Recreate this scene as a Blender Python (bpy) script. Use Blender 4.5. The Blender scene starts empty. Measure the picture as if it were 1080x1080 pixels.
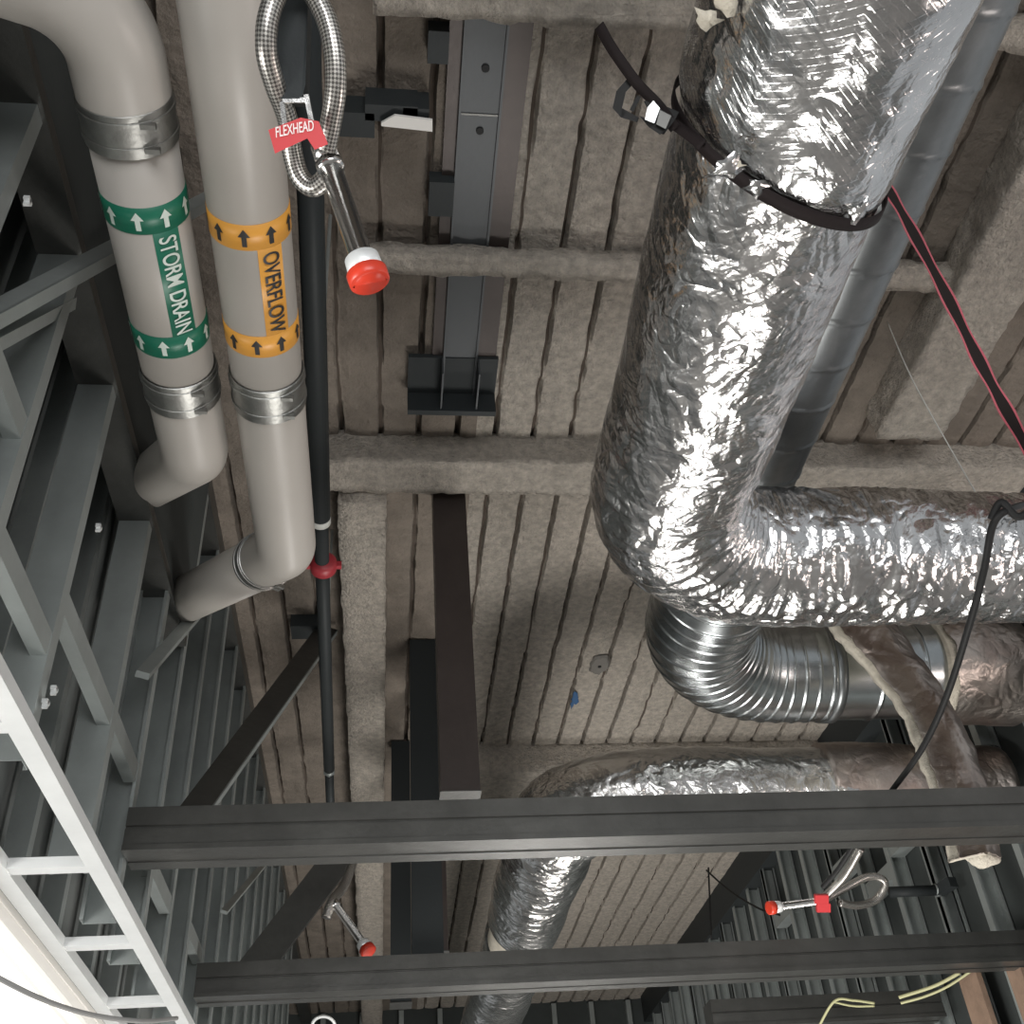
import bpy, math, random
from mathutils import Vector, Matrix, noise
random.seed(7)
S = bpy.context.scene
COL = S.collection
CZ = 1.6                      # camera height above the floor
F = 1113.0                    # focal length in pixels of a 1080 frame

# ------------------------------------------------------------------ camera
R = [Vector((0.99300, 0.00893, 0.11779)), Vector((-0.09692, 0.63000, 0.77053)), Vector((-0.06733, -0.77655, 0.62646))]
right = Vector((R[0][0], R[1][0], R[2][0])).normalized()
up = -Vector((R[0][1], R[1][1], R[2][1])); up = (up - right*up.dot(right)).normalized()
back = right.cross(up)
cam = bpy.data.cameras.new('camera'); cam.sensor_width = 36; cam.lens = 36*F/1080; cam.clip_start = 0.02
co = bpy.data.objects.new('camera', cam); COL.objects.link(co)
M = Matrix.Identity(4)
for i in range(3):
    M[i][0] = right[i]; M[i][1] = up[i]; M[i][2] = back[i]
M[2][3] = CZ
co.matrix_world = M
S.camera = co

# ------------------------------------------------------------------ world, lights, exposure
W = bpy.data.worlds.new('world'); S.world = W; W.use_nodes = True
bg = W.node_tree.nodes['Background']; bg.inputs[0].default_value = (0.93, 0.97, 1.0, 1); bg.inputs[1].default_value = 0.45
S.view_settings.view_transform = 'Standard'; S.view_settings.look = 'None'
S.view_settings.exposure = 0.0; S.view_settings.gamma = 1; S.view_settings.use_curve_mapping = False

def area(name, loc, target, sx, sy, power, color):
    l = bpy.data.lights.new(name, 'AREA'); l.shape = 'RECTANGLE'; l.size = sx; l.size_y = sy; l.energy = power; l.color = color
    o = bpy.data.objects.new(name, l); COL.objects.link(o); o.location = loc
    d = Vector(target) - Vector(loc); o.rotation_euler = d.to_track_quat('-Z', 'Y').to_euler()
    return o
area('opening_daylight_left', (-3.2, 1.0, 0.7), (0.9, 2.4, 4.4), 1.3, 1.6, 170, (1.0, 0.98, 0.95))
area('fill_light_behind', (0.6, -4.0, 1.6), (0.6, 3.0, 3.6), 3.6, 2.0, 170, (0.99, 0.99, 1.0))  # unseen fill behind the camera, added for brightness and foil reflections
area('area_light_right', (5.2, 1.0, 1.0), (1.2, 3.0, 4.0), 1.6, 1.0, 55, (1.0, 0.86, 0.80))  # warm area light out of view to the right
area('ceiling_fill_near', (1.0, 4.2, 0.25), (0.9, 4.4, 4.6), 1.2, 1.2, 95, (1.0, 0.97, 0.93))  # added upward fill low in the room, brightens the ceiling
area('ceiling_fill_far', (1.2, 8.0, 0.25), (1.0, 8.0, 4.6), 1.2, 1.2, 80, (1.0, 0.97, 0.93))  # second added fill, lifts the far deck and far foil duct

# ------------------------------------------------------------------ materials
MATS = {}
def mat(name, col, rough=0.6, metal=0.0, bump=0.0, bscale=40.0, vary=0.0, vscale=6.0, detail=6, vcol=None, coord='Object', stretch=None, dist=0.01):
    m = bpy.data.materials.new(name); m.use_nodes = True
    nt = m.node_tree; N = nt.nodes; L = nt.links; b = N['Principled BSDF']
    b.inputs['Roughness'].default_value = rough; b.inputs['Metallic'].default_value = metal
    b.inputs['Base Color'].default_value = (*col, 1)
    tc = N.new('ShaderNodeTexCoord'); src = tc.outputs[coord]
    if stretch:
        mp = N.new('ShaderNodeMapping'); mp.inputs['Scale'].default_value = stretch; L.new(src, mp.inputs[0]); src = mp.outputs[0]
    if vary > 0:
        n = N.new('ShaderNodeTexNoise'); n.inputs['Scale'].default_value = vscale; n.inputs['Detail'].default_value = 8; n.inputs['Roughness'].default_value = 0.65
        L.new(src, n.inputs['Vector'])
        r = N.new('ShaderNodeValToRGB'); r.color_ramp.elements[0].position = 0.35; r.color_ramp.elements[1].position = 0.68
        c2 = vcol or tuple(c*(1-vary) for c in col)
        r.color_ramp.elements[0].color = (*c2, 1); r.color_ramp.elements[1].color = (*col, 1)
        L.new(n.outputs['Fac'], r.inputs[0]); L.new(r.outputs[0], b.inputs['Base Color'])
    if bump > 0:
        n = N.new('ShaderNodeTexNoise'); n.inputs['Scale'].default_value = bscale; n.inputs['Detail'].default_value = detail; n.inputs['Roughness'].default_value = 0.6
        L.new(src, n.inputs['Vector'])
        bp = N.new('ShaderNodeBump'); bp.inputs['Strength'].default_value = bump; bp.inputs['Distance'].default_value = dist
        L.new(n.outputs['Fac'], bp.inputs['Height']); L.new(bp.outputs[0], b.inputs['Normal'])
    MATS[name] = m
    return m
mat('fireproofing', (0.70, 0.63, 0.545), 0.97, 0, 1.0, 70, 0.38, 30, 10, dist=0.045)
mat('thin_shaded_fireproofing', (0.235, 0.20, 0.165), 0.97, 0, 0.8, 45, 0.35, 5, 8, dist=0.02)  # thin coat in left bay; upper right bay has its shade in the colour
mat('channel_steel', (0.065, 0.070, 0.074), 0.5, 0.3, 0.1, 30)
mat('dark_steel', (0.092, 0.092, 0.086), 0.36, 0.5, 0.15, 30, 0.35, 4)
mat('primer_steel', (0.060, 0.047, 0.042), 0.45, 0.3, 0.12, 30, 0.25, 5)
mat('black_steel', (0.03, 0.034, 0.035), 0.5, 0.3, 0.1, 40)
mat('stud_steel', (0.42, 0.455, 0.445), 0.45, 0.6, 0.08, 14, 0.25, 3)
mat('bright_steel', (0.85, 0.87, 0.86), 0.4, 0.35, 0.06, 20, 0.1, 5)
mat('board_back', (0.17, 0.185, 0.18), 0.9, 0, 0.1, 20, 0.2, 3)
mat('white_board', (0.78, 0.76, 0.72), 0.9)
mat('groove_dark', (0.075, 0.058, 0.045), 0.95)  # unsprayed steel in the flutes, with groove shadow put into the colour
mat('pvc', (0.44, 0.415, 0.38), 0.38, 0, 0.04, 6, 0.05, 3)
mat('clamp_steel', (0.40, 0.40, 0.38), 0.42, 1.0, 0.12, 60, 0.35, 12)
mat('galvanised', (0.50, 0.53, 0.54), 0.27, 1.0, 0.08, 10, 0.3, 7)
mat('dull_galvanised', (0.27, 0.285, 0.29), 0.36, 0.9, 0.10, 8, 0.35, 4)
mat('chrome', (0.62, 0.61, 0.59), 0.2, 1.0, 0.1, 30)
mat('strap_black', (0.016, 0.012, 0.012), 0.7, 0, 0.4, 200, dist=0.002)
mat('strap_red', (0.42, 0.09, 0.12), 0.7)
mat('cable_black', (0.018, 0.018, 0.018), 0.55)
mat('cable_grey', (0.28, 0.28, 0.27), 0.55)
mat('wire_white', (0.60, 0.60, 0.56), 0.5)
mat('wire_yellow', (0.50, 0.49, 0.27), 0.55)
mat('red_plastic', (0.62, 0.045, 0.02), 0.35)
mat('red_paint', (0.34, 0.03, 0.04), 0.45)
mat('tag_red', (0.55, 0.04, 0.045), 0.4)
mat('tag_white', (0.8, 0.72, 0.7), 0.5)
mat('label_green', (0.008, 0.145, 0.085), 0.4)
mat('label_orange', (0.72, 0.34, 0.055), 0.4)
mat('label_black', (0.02, 0.02, 0.02), 0.5)
mat('label_white', (0.60, 0.68, 0.62), 0.5)
mat('fibreglass', (0.66, 0.61, 0.51), 1.0, 0, 0.8, 90, 0.2, 30)
mat('kraft_paper', (0.33, 0.26, 0.21), 0.65, 0.15, 0.8, 30, 0.3, 14, stretch=(1, 3, 1), dist=0.03)
mat('concrete', (0.40, 0.39, 0.37), 0.9, 0, 0.2, 20, 0.25, 1.5)
mat('blue_paint', (0.03, 0.09, 0.20), 0.8)
mat('grey_mortar', (0.17, 0.16, 0.145), 0.95, 0, 0.6, 60)
mat('dark_board', (0.050, 0.058, 0.056), 0.8, 0, 0.1, 20, 0.25, 3)
mat('lumber', (0.30, 0.20, 0.14), 0.8, 0, 0.2, 40, 0.3, 8)

for q in ('strap_black', 'cable_black', 'black_steel'):
    MATS[q].node_tree.nodes['Principled BSDF'].inputs['Specular IOR Level'].default_value = 0.15
    MATS[q].node_tree.nodes['Principled BSDF'].inputs['Metallic'].default_value = 0

def foil_mat(name, col, scrim=0.4, crease=1.0, rough=0.2, tint=None):
    m = bpy.data.materials.new(name); m.use_nodes = True
    nt = m.node_tree; N = nt.nodes; L = nt.links; b = N['Principled BSDF']
    b.inputs['Metallic'].default_value = 1.0; b.inputs['Roughness'].default_value = rough
    tc = N.new('ShaderNodeTexCoord')
    cn = N.new('ShaderNodeTexNoise'); cn.inputs['Scale'].default_value = 5; cn.inputs['Detail'].default_value = 6
    L.new(tc.outputs['Object'], cn.inputs['Vector'])
    cr = N.new('ShaderNodeValToRGB'); cr.color_ramp.elements[0].position = 0.38; cr.color_ramp.elements[1].position = 0.6
    cr.color_ramp.elements[0].color = (*(tint or tuple(c*0.78 for c in col)), 1); cr.color_ramp.elements[1].color = (*col, 1)
    L.new(cn.outputs['Fac'], cr.inputs[0]); L.new(cr.outputs[0], b.inputs['Base Color'])
    # crumple: sharp crease lines from ridged noise at two scales, flats between
    dn = N.new('ShaderNodeTexNoise'); dn.inputs['Scale'].default_value = 5; dn.inputs['Detail'].default_value = 3
    L.new(tc.outputs['Object'], dn.inputs['Vector'])
    mx = N.new('ShaderNodeMix'); mx.data_type = 'VECTOR'; mx.inputs[0].default_value = 0.25
    L.new(tc.outputs['Object'], mx.inputs[4]); L.new(dn.outputs['Color'], mx.inputs[5])
    prev = None
    for sc, wt in ((4.5, 1.0), (13, 0.24), (34, 0.05)):
        v = N.new('ShaderNodeTexVoronoi'); v.feature = 'DISTANCE_TO_EDGE'; v.inputs['Scale'].default_value = sc; v.inputs['Randomness'].default_value = 1
        L.new(mx.outputs[1], v.inputs['Vector'])
        nn_ = N.new('ShaderNodeTexNoise'); nn_.inputs['Scale'].default_value = sc*1.3; nn_.inputs['Detail'].default_value = 2; nn_.inputs['Distortion'].default_value = 0.8
        L.new(tc.outputs['Object'], nn_.inputs['Vector'])
        rr = N.new('ShaderNodeMapRange'); rr.inputs[1].default_value = 0; rr.inputs[2].default_value = 0.5; rr.inputs[3].default_value = 0; rr.inputs[4].default_value = wt*0.9
        L.new(v.outputs['Distance'], rr.inputs[0])
        ab = N.new('ShaderNodeMath'); ab.operation = 'SUBTRACT'; ab.inputs[1].default_value = 0.5; L.new(nn_.outputs['Fac'], ab.inputs[0])
        a2 = N.new('ShaderNodeMath'); a2.operation = 'ABSOLUTE'; L.new(ab.outputs[0], a2.inputs[0])
        a3 = N.new('ShaderNodeMath'); a3.operation = 'MULTIPLY_ADD'; a3.inputs[1].default_value = 3.0*wt; L.new(a2.outputs[0], a3.inputs[0]); L.new(rr.outputs[0], a3.inputs[2])
        if prev is None: prev = a3
        else:
            a4 = N.new('ShaderNodeMath'); a4.operation = 'ADD'; L.new(prev.outputs[0], a4.inputs[0]); L.new(a3.outputs[0], a4.inputs[1]); prev = a4
    b1 = N.new('ShaderNodeBump'); b1.inputs['Strength'].default_value = 0.42*crease; b1.inputs['Distance'].default_value = 0.022
    L.new(prev.outputs[0], b1.inputs['Height'])
    # reinforcing scrim: diamond net of fine threads on the UVs (metres)
    sep = N.new('ShaderNodeSeparateXYZ'); L.new(tc.outputs['UV'], sep.inputs[0])
    outs = []
    for sgn in (1, -1):
        k = N.new('ShaderNodeMath'); k.operation = 'MULTIPLY_ADD'; k.inputs[1].default_value = 0.75*sgn
        L.new(sep.outputs[0], k.inputs[0]); L.new(sep.outputs[1], k.inputs[2])
        w = N.new('ShaderNodeMath'); w.operation = 'PINGPONG'; w.inputs[1].default_value = 0.009; L.new(k.outputs[0], w.inputs[0])
        r2 = N.new('ShaderNodeMapRange'); r2.inputs[1].default_value = 0; r2.inputs[2].default_value = 0.0013; r2.inputs[3].default_value = 1; r2.inputs[4].default_value = 0
        L.new(w.outputs[0], r2.inputs[0]); outs.append(r2)
    ad = N.new('ShaderNodeMath'); ad.operation = 'MAXIMUM'; L.new(outs[0].outputs[0], ad.inputs[0]); L.new(outs[1].outputs[0], ad.inputs[1])
    b2 = N.new('ShaderNodeBump'); b2.inputs['Strength'].default_value = scrim; b2.inputs['Distance'].default_value = 0.0010
    L.new(ad.outputs[0], b2.inputs['Height']); L.new(b1.outputs[0], b2.inputs['Normal']); L.new(b2.outputs[0], b.inputs['Normal'])
    MATS[name] = m
foil_mat('foil', (0.78, 0.78, 0.78), 0.20, 0.75, 0.20)
foil_mat('foil_creased', (0.76, 0.755, 0.75), 0.15, 1.1, 0.22)
foil_mat('foil_far', (0.80, 0.79, 0.77), 0.0, 1.0, 0.26)
foil_mat('foil_dusty', (0.52, 0.46, 0.42), 0.2, 0.8, 0.40, (0.34, 0.28, 0.25))

def braid_mat():
    m = bpy.data.materials.new('braid'); m.use_nodes = True
    nt = m.node_tree; N = nt.nodes; L = nt.links; b = N['Principled BSDF']
    b.inputs['Metallic'].default_value = 0.9; b.inputs['Roughness'].default_value = 0.35; b.inputs['Base Color'].default_value = (0.55, 0.54, 0.51, 1)
    tc = N.new('ShaderNodeTexCoord'); mp = N.new('ShaderNodeMapping'); mp.inputs['Rotation'].default_value = (0, 0, 0.8)
    L.new(tc.outputs['UV'], mp.inputs[0])
    ck = N.new('ShaderNodeTexChecker'); ck.inputs['Scale'].default_value = 330; L.new(mp.outputs[0], ck.inputs[0])
    ck.inputs['Color1'].default_value = (1, 1, 1, 1); ck.inputs['Color2'].default_value = (0, 0, 0, 1)
    bp = N.new('ShaderNodeBump'); bp.inputs['Strength'].default_value = 0.8; bp.inputs['Distance'].default_value = 0.002
    ck.inputs['Scale'].default_value = 260
    mxc = N.new('ShaderNodeMix'); mxc.data_type = 'RGBA'; mxc.inputs[6].default_value = (0.16, 0.15, 0.14, 1); mxc.inputs[7].default_value = (0.62, 0.60, 0.56, 1); L.new(ck.outputs['Fac'], mxc.inputs[0]); L.new(mxc.outputs[2], b.inputs['Base Color'])
    L.new(ck.outputs['Fac'], bp.inputs['Height']); L.new(bp.outputs[0], b.inputs['Normal'])
    MATS['braid'] = m
braid_mat()
def emit_mat():
    m = bpy.data.materials.new('lit_lens'); m.use_nodes = True; b = m.node_tree.nodes['Principled BSDF']
    b.inputs['Base Color'].default_value = (0.9, 0.88, 0.84, 1); b.inputs['Emission Color'].default_value = (1, 0.94, 0.86, 1); b.inputs['Emission Strength'].default_value = 0.62
    MATS['lit_lens'] = m
emit_mat()

# ------------------------------------------------------------------ points from the survey of the place
def ray(x, y):
    c = Vector(((x-540)/F, (y-540)/F, 1.0))
    return Vector((R[0].dot(c), R[1].dot(c), R[2].dot(c)))
def W3(v): return Vector((v[0], v[1], v[2]+CZ))
def PH(x, y, h): d = ray(x, y); return W3(d*(h/d[2]))       # on the level h above the eye
def PD(x, y, z): return W3(ray(x, y)*z)                     # at depth z
def PX(x, y, X): d = ray(x, y); return W3(d*(X/d[0]))
def PY(x, y, Y): d = ray(x, y); return W3(d*(Y/d[1]))
def H(X, Y, h): return Vector((X, Y, h+CZ))

# ------------------------------------------------------------------ builders
def wloc(o):
    v = Vector(o.location)
    return v + (wloc(o.parent) if o.parent else Vector((0, 0, 0)))
def obj(name, V, Fc, m, parent=None, smooth=False, uv=None, mats=None, mi=None):
    V = [Vector(v) for v in V]
    if parent: off = wloc(parent); loc = Vector((0, 0, 0))
    else:
        lo = [min(v[i] for v in V) for i in range(3)]; hi = [max(v[i] for v in V) for i in range(3)]
        off = Vector(((lo[0]+hi[0])/2, (lo[1]+hi[1])/2, lo[2])); loc = off
    me = bpy.data.meshes.new(name); me.from_pydata([v-off for v in V], [], Fc); me.update()
    me.materials.append(MATS[m])
    if mats:
        for q in mats: me.materials.append(MATS[q])
        me.polygons.foreach_set('material_index', mi)
    if uv:
        l = me.uv_layers.new(name='UVMap'); l.data.foreach_set('uv', [c for p in uv for c in p])
    if smooth: me.polygons.foreach_set('use_smooth', [True]*len(me.polygons))
    o = bpy.data.objects.new(name, me); COL.objects.link(o); o.location = loc
    if parent: o.parent = parent
    return o
def tag(o, label, cat, group=None):
    o['label'] = label; o['category'] = cat
    if group: o['group'] = group
    return o
def thing(name, loc, label, cat, group=None):
    o = bpy.data.objects.new(name, None); COL.objects.link(o); o.location = loc; o.empty_display_size = 0.1
    return tag(o, label, cat, group)
def struct(o): o['kind'] = 'structure'; return o

class MB:
    def __init__(s): s.V = []; s.F = []; s.UV = []; s.MI = []
    def add(s, V, Fc, mi=0, uv=None):
        n = len(s.V); s.V += [Vector(v) for v in V]; s.F += [tuple(i+n for i in f) for f in Fc]; s.MI += [mi]*len(Fc)
        if uv: s.UV += uv
        else: s.UV += [(0, 0)]*sum(len(f) for f in Fc)
    def box(s, a, b, mi=0):
        x0, x1 = sorted((a[0], b[0])); y0, y1 = sorted((a[1], b[1])); z0, z1 = sorted((a[2], b[2]))
        s.add([(x0,y0,z0),(x1,y0,z0),(x1,y1,z0),(x0,y1,z0),(x0,y0,z1),(x1,y0,z1),(x1,y1,z1),(x0,y1,z1)],
              [(0,3,2,1),(4,5,6,7),(0,1,5,4),(1,2,6,5),(2,3,7,6),(3,0,4,7)], mi)
    def bar(s, p, q, w, t, side=None, mi=0, ch=0.0):
        """bar of width w (along side) and thickness t from p to q"""
        p = Vector(p); q = Vector(q); d = (q-p).normalized()
        side = Vector(side) if side is not None else (Vector((0, 0, 1)) if abs(d.z) < 0.9 else Vector((1, 0, 0)))
        side = (side-d*side.dot(d)).normalized(); n = d.cross(side)
        prof = [(-w/2, -t/2), (w/2, -t/2), (w/2, t/2), (-w/2, t/2)]
        s.prism(prof, p, q, side, n, mi)
    def prism(s, prof, p, q, a, b, mi=0):
        p = Vector(p); q = Vector(q); a = Vector(a); b = Vector(b); k = len(prof)
        V = [p+a*u+b*v for u, v in prof]+[q+a*u+b*v for u, v in prof]
        Fc = [(i, (i+1) % k, k+(i+1) % k, k+i) for i in range(k)]+[tuple(range(k))[::-1], tuple(range(k, 2*k))]
        s.add(V, Fc, mi)
    def tube(s, pts, rad, seg=16, mi=0, caps=True, ref=None, ffn=None):
        """sweep; rad number or function(i, angle, arclength); ref keeps the frame steady"""
        pts = [Vector(p) for p in pts]; n = len(pts); T = []
        for i in range(n):
            T.append((pts[min(i+1, n-1)]-pts[max(i-1, 0)]).normalized())
        u = Vector(ref) if ref is not None else (Vector((0, 0, 1)) if abs(T[0].z) < 0.9 else Vector((1, 0, 0)))
        u = (u-T[0]*u.dot(T[0])).normalized(); L = 0; V = []; arc = []
        for i in range(n):
            if i: L += (pts[i]-pts[i-1]).length
            arc.append(L)
            u = (u-T[i]*u.dot(T[i])).normalized(); w = T[i].cross(u)
            for j in range(seg):
                a = 2*math.pi*j/seg
                r = rad(i, a, L) if callable(rad) else rad
                V.append(pts[i]+(u*math.cos(a)+w*math.sin(a))*r)
        Fc = []; uv = []; r0 = rad(0, 0, 0) if callable(rad) else rad
        for i in range(n-1):
            for j in range(seg):
                k = (j+1) % seg
                Fc.append((i*seg+j, i*seg+k, (i+1)*seg+k, (i+1)*seg+j))
                c0 = 2*math.pi*r0*j/seg; c1 = 2*math.pi*r0*(j+1)/seg
                uv += [(c0, arc[i]), (c1, arc[i]), (c1, arc[i+1]), (c0, arc[i+1])]
        if caps:
            Fc.append(tuple(range(seg))[::-1]); Fc.append(tuple((n-1)*seg+j for j in range(seg))); uv += [(0, 0)]*(2*seg)
        s.add(V, Fc, mi, uv)
    def build(s, name, m, parent=None, smooth=False, mats=None):
        return obj(name, s.V, s.F, m, parent, smooth, s.UV, mats, s.MI if mats else None)

def route(P, rads, step=0.02):
    """polyline with rounded corners, resampled"""
    P = [Vector(p) for p in P]; out = [P[0]]
    if not isinstance(rads, (list, tuple)): rads = [rads]*(len(P)-2)
    for i in range(1, len(P)-1):
        a = (P[i-1]-P[i]).normalized(); b = (P[i+1]-P[i]).normalized(); ang = a.angle(b)
        r = rads[i-1]; t = r/math.tan(ang/2)
        t = min(t, (P[i-1]-P[i]).length*0.98, (P[i+1]-P[i]).length*0.98); r = t*math.tan(ang/2)
        bis = (a+b).normalized(); c = P[i]+bis*(r/math.sin(ang/2))
        s0 = (P[i]+a*t)-c; s1 = (P[i]+b*t)-c; tot = s0.angle(s1); k = max(4, int(tot*r/step)+1)
        ax = s0.cross(s1).normalized()
        for j in range(k+1):
            out.append(c+Matrix.Rotation(tot*j/k, 3, ax) @ s0)
    out.append(P[-1])
    res = [out[0]]
    for i in range(1, len(out)):
        d = (out[i]-out[i-1]).length; k = max(1, int(round(d/step)))
        for j in range(1, k+1): res.append(out[i-1].lerp(out[i], j/k))
    clean = [res[0]]
    for p in res[1:]:
        if (p-clean[-1]).length > 1e-4: clean.append(p)
    return clean
def spline(P, k=10):
    P = [Vector(p) for p in P]; out = []
    Q = [P[0]*2-P[1]]+P+[P[-1]*2-P[-2]]
    for i in range(1, len(Q)-2):
        a, b, c, d = Q[i-1:i+3]
        for j in range(k):
            t = j/k
            out.append(0.5*((2*b)+(c-a)*t+(2*a-5*b+4*c-d)*t*t+(3*b-a-3*c+d)*t**3))
    out.append(P[-1]); return out
def tube_obj(name, pts, r, m, parent=None, seg=12, ref=None):
    b = MB(); b.tube(pts, r, seg, ref=ref); return b.build(name, m, parent, True)
def ribbon(mb, pts, side, w, t, mi=0):
    """flat strap with thickness along points; side = function or vector"""
    pts = [Vector(p) for p in pts]; n = len(pts); V = []
    for i in range(n):
        T = (pts[min(i+1, n-1)]-pts[max(i-1, 0)]).normalized()
        s = Vector(side(i) if callable(side) else side); s = (s-T*s.dot(T)).normalized(); nn = T.cross(s)
        for a, b in ((-1, -1), (1, -1), (1, 1), (-1, 1)): V.append(pts[i]+s*w/2*a+nn*t/2*b)
    Fc = [(i*4+j, i*4+(j+1) % 4, i*4+4+(j+1) % 4, i*4+4+j) for i in range(n-1) for j in range(4)]
    Fc += [(3, 2, 1, 0), ((n-1)*4, (n-1)*4+1, (n-1)*4+2, (n-1)*4+3)]
    mb.add(V, Fc, mi)
def dup(root, loc, label=None):
    r = root.copy(); COL.objects.link(r); r.location = loc
    if label: r['label'] = label
    for ch in list(root.children):
        c = ch.copy(); COL.objects.link(c); c.parent = r
        for g in ch.children:
            d = g.copy(); COL.objects.link(d); d.parent = c
    return r
ORD = ['first', 'second', 'third', 'fourth', 'fifth', 'sixth', 'seventh', 'eighth', 'ninth', 'tenth']

# ================================================================== STRUCTURE
XL, XR, HD, YE = -0.74, 2.80, 3.0, 12.0
b = MB(); b.box((-6, -5, -0.1), (8, 13, 0)); struct(b.build('floor', 'concrete'))

# coated fluted deck, flutes run away from the camera
def deck():
    pitch = 0.158; y0 = -0.6; ny = 620; xs = []
    k0 = int((-1.1-0.60)/pitch)-1; k1 = int((XR+0.12-0.60)/pitch)+1
    for k in range(k0, k1):
        for g in (-0.0055, 0.0055, 0.013, 0.04, 0.079, 0.118, 0.145): xs.append((k, g, 0.60+k*pitch+g))
    V = []; Fc = []; mi = []; nx = len(xs)-1
    for j in range(ny+1):
        t = j/ny; y = y0+(YE+0.1-y0)*(0.5*t+0.5*t*t)
        for (k, g, x) in xs:
            kk = k if g < 0.1 else k+1
            wob = noise.noise(Vector((kk*5.1, y*3.3, 3)))+0.8*noise.noise(Vector((kk*5.1, y*14, 3)))
            frag = noise.noise(Vector((kk*9.7, y*2.2, 9)))+0.5*noise.noise(Vector((kk*9.7, y*9, 9)))
            z = HD+0.006*noise.noise(Vector((x*9, y*9, 1)))+0.005*noise.noise(Vector((x*30, y*30, 5)))
            xx = x
            if abs(g) < 0.006:
                z += 0.055*max(0.0, min(1, 0.75+1.7*frag)); xx += 0.005*wob+(0.003*wob if g > 0 else -0.003*wob)
            elif g > 0.14 or g < 0.014: z += 0.004; xx += 0.006*wob
            V.append((xx, y, z+CZ))
    for j in range(ny):
        for i in range(nx):
            a = j*(nx+1)+i; Fc.append((a, a+nx+1, a+nx+2, a+1)); xm = (xs[i][2]+xs[i+1][2])/2
            mi.append(2 if (abs(xs[i][1]) < 0.006 or (xs[i][1] < 0.006 and xs[i][1] > 0.005)) and xs[i+1][1] < 0.006 and xs[i+1][1] > 0 else (1 if xm < 0.36 or (xm > 1.62 and V[a][1] < 3.25) else 0))  # dark grooves; brown for thin left coat and for painted shade upper right
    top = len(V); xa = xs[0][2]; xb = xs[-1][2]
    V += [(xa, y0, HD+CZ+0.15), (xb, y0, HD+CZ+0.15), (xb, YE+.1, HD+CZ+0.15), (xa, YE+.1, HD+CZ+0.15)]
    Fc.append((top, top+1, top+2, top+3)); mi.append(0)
    o = obj('ceiling', V, Fc, 'fireproofing', None, False, None, ['thin_shaded_fireproofing', 'groove_dark'], mi); struct(o); return o
ceil = deck()
def blob(name, c, rx, ry, m, parent, seed, th=0.006, jag=0.3):
    V = []; n = 28
    for lay in (0, 1):
        for k in range(n):
            a = 2*math.pi*k/n; r = 1+jag*noise.noise(Vector((math.cos(a)*2, math.sin(a)*2, seed)))
            V.append((c[0]+rx*r*math.cos(a)*(1-.15*lay), c[1]+ry*r*math.sin(a)*(1-.15*lay), c[2]-th*lay))
    Fc = [(k, (k+1) % n, n+(k+1) % n, n+k) for k in range(n)]+[tuple(range(n, 2*n))]
    return obj(name, V, Fc, m, parent, False)
c = PH(632, 701, 2.992)
mb_ = blob('mortar_patch', c, 0.055, 0.10, 'grey_mortar', ceil, 3, 0.012)
b = MB(); b.tube([c+Vector((0.0, 0, -0.016)), c+Vector((0, 0, -0.006))], 0.010, 12); b.build('anchor_hole', 'cable_black', mb_, True)
blob('paint_mark', PH(606, 738, 2.992), 0.022, 0.085, 'blue_paint', ceil, 11, 0.004, 0.9)

def coated(name, a, bb, label, m='fireproofing', amp=0.012, step=0.025):
    """sprayed box beam: subdivided box with lumpy surface"""
    (x0, y0, z0), (x1, y1, z1) = a, bb; V = []; Fc = []
    L = (x1-x0) if (x1-x0) > (y1-y0) else (y1-y0); alongx = (x1-x0) > (y1-y0); n = max(4, int(L/step))
    if alongx: ring = [(y0, z1), (y0, z0), (y1, z0), (y1, z1)]
    else: ring = [(x0, z1), (x0, z0), (x1, z0), (x1, z1)]
    prof = []
    for i in range(4):
        p = ring[i]; q = ring[(i+1) % 4]; k = max(2, int(math.hypot(q[0]-p[0], q[1]-p[1])/step))
        for j in range(k): prof.append((p[0]+(q[0]-p[0])*j/k, p[1]+(q[1]-p[1])*j/k))
    cm = ((ring[0][0]+ring[2][0])/2, (ring[0][1]+ring[1][1])/2); K = len(prof)
    for i in range(n+1):
        s = i/n*L
        for (u, v) in prof:
            du = u-cm[0]; dv = v-cm[1]; d = math.hypot(du, dv)
            P = Vector((x0+s, u, v)) if alongx else Vector((u, y0+s, v))
            e = amp*(noise.noise(P*11)+0.7*noise.noise(P*31))
            k = 1+e/d; u2 = cm[0]+du*k; v2 = cm[1]+dv*k
            V.append((x0+s, u2, v2+CZ) if alongx else (u2, y0+s, v2+CZ))
    for i in range(n):
        for j in range(K): Fc.append((i*K+j, i*K+(j+1) % K, (i+1)*K+(j+1) % K, (i+1)*K+j))
    Fc += [tuple(range(K))[::-1], tuple(n*K+j for j in range(K))]
    o = obj(name, V, Fc, m, None, True); tag(o, label, 'beam'); return o
coated('coated_beam', (-0.30, 3.20, 2.86), (XR, 3.40, 3.02), 'thick pale fireproofed beam crossing the ceiling behind the foil duct elbow')
coated('coated_bar', (-0.12, 2.20, 2.90), (XR, 2.29, 2.955), 'slim fireproofed crossbar running behind the red capped sprinkler drop')
coated('coated_bar', (-0.05, 1.31, 2.90), (XR, 1.405, 2.955), 'ragged fireproofed crossbar along the very top edge of the picture')
coated('coated_beam', (0.32, 6.0, 2.82), (XR, 6.42, 3.02), 'broad fireproofed beam just above the nearer dark header', step=0.04)
coated('coated_joist', (-0.205, 3.41, 2.82), (-0.005, 11.9, 3.0), 'long pale fireproofed joist running away beside the hanging steel posts', step=0.04)
coated('coated_joist', (1.99, -0.3, 2.84), (2.26, 3.0, 3.02), 'stubby fireproofed joist at upper right behind the red edged strap')

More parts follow.
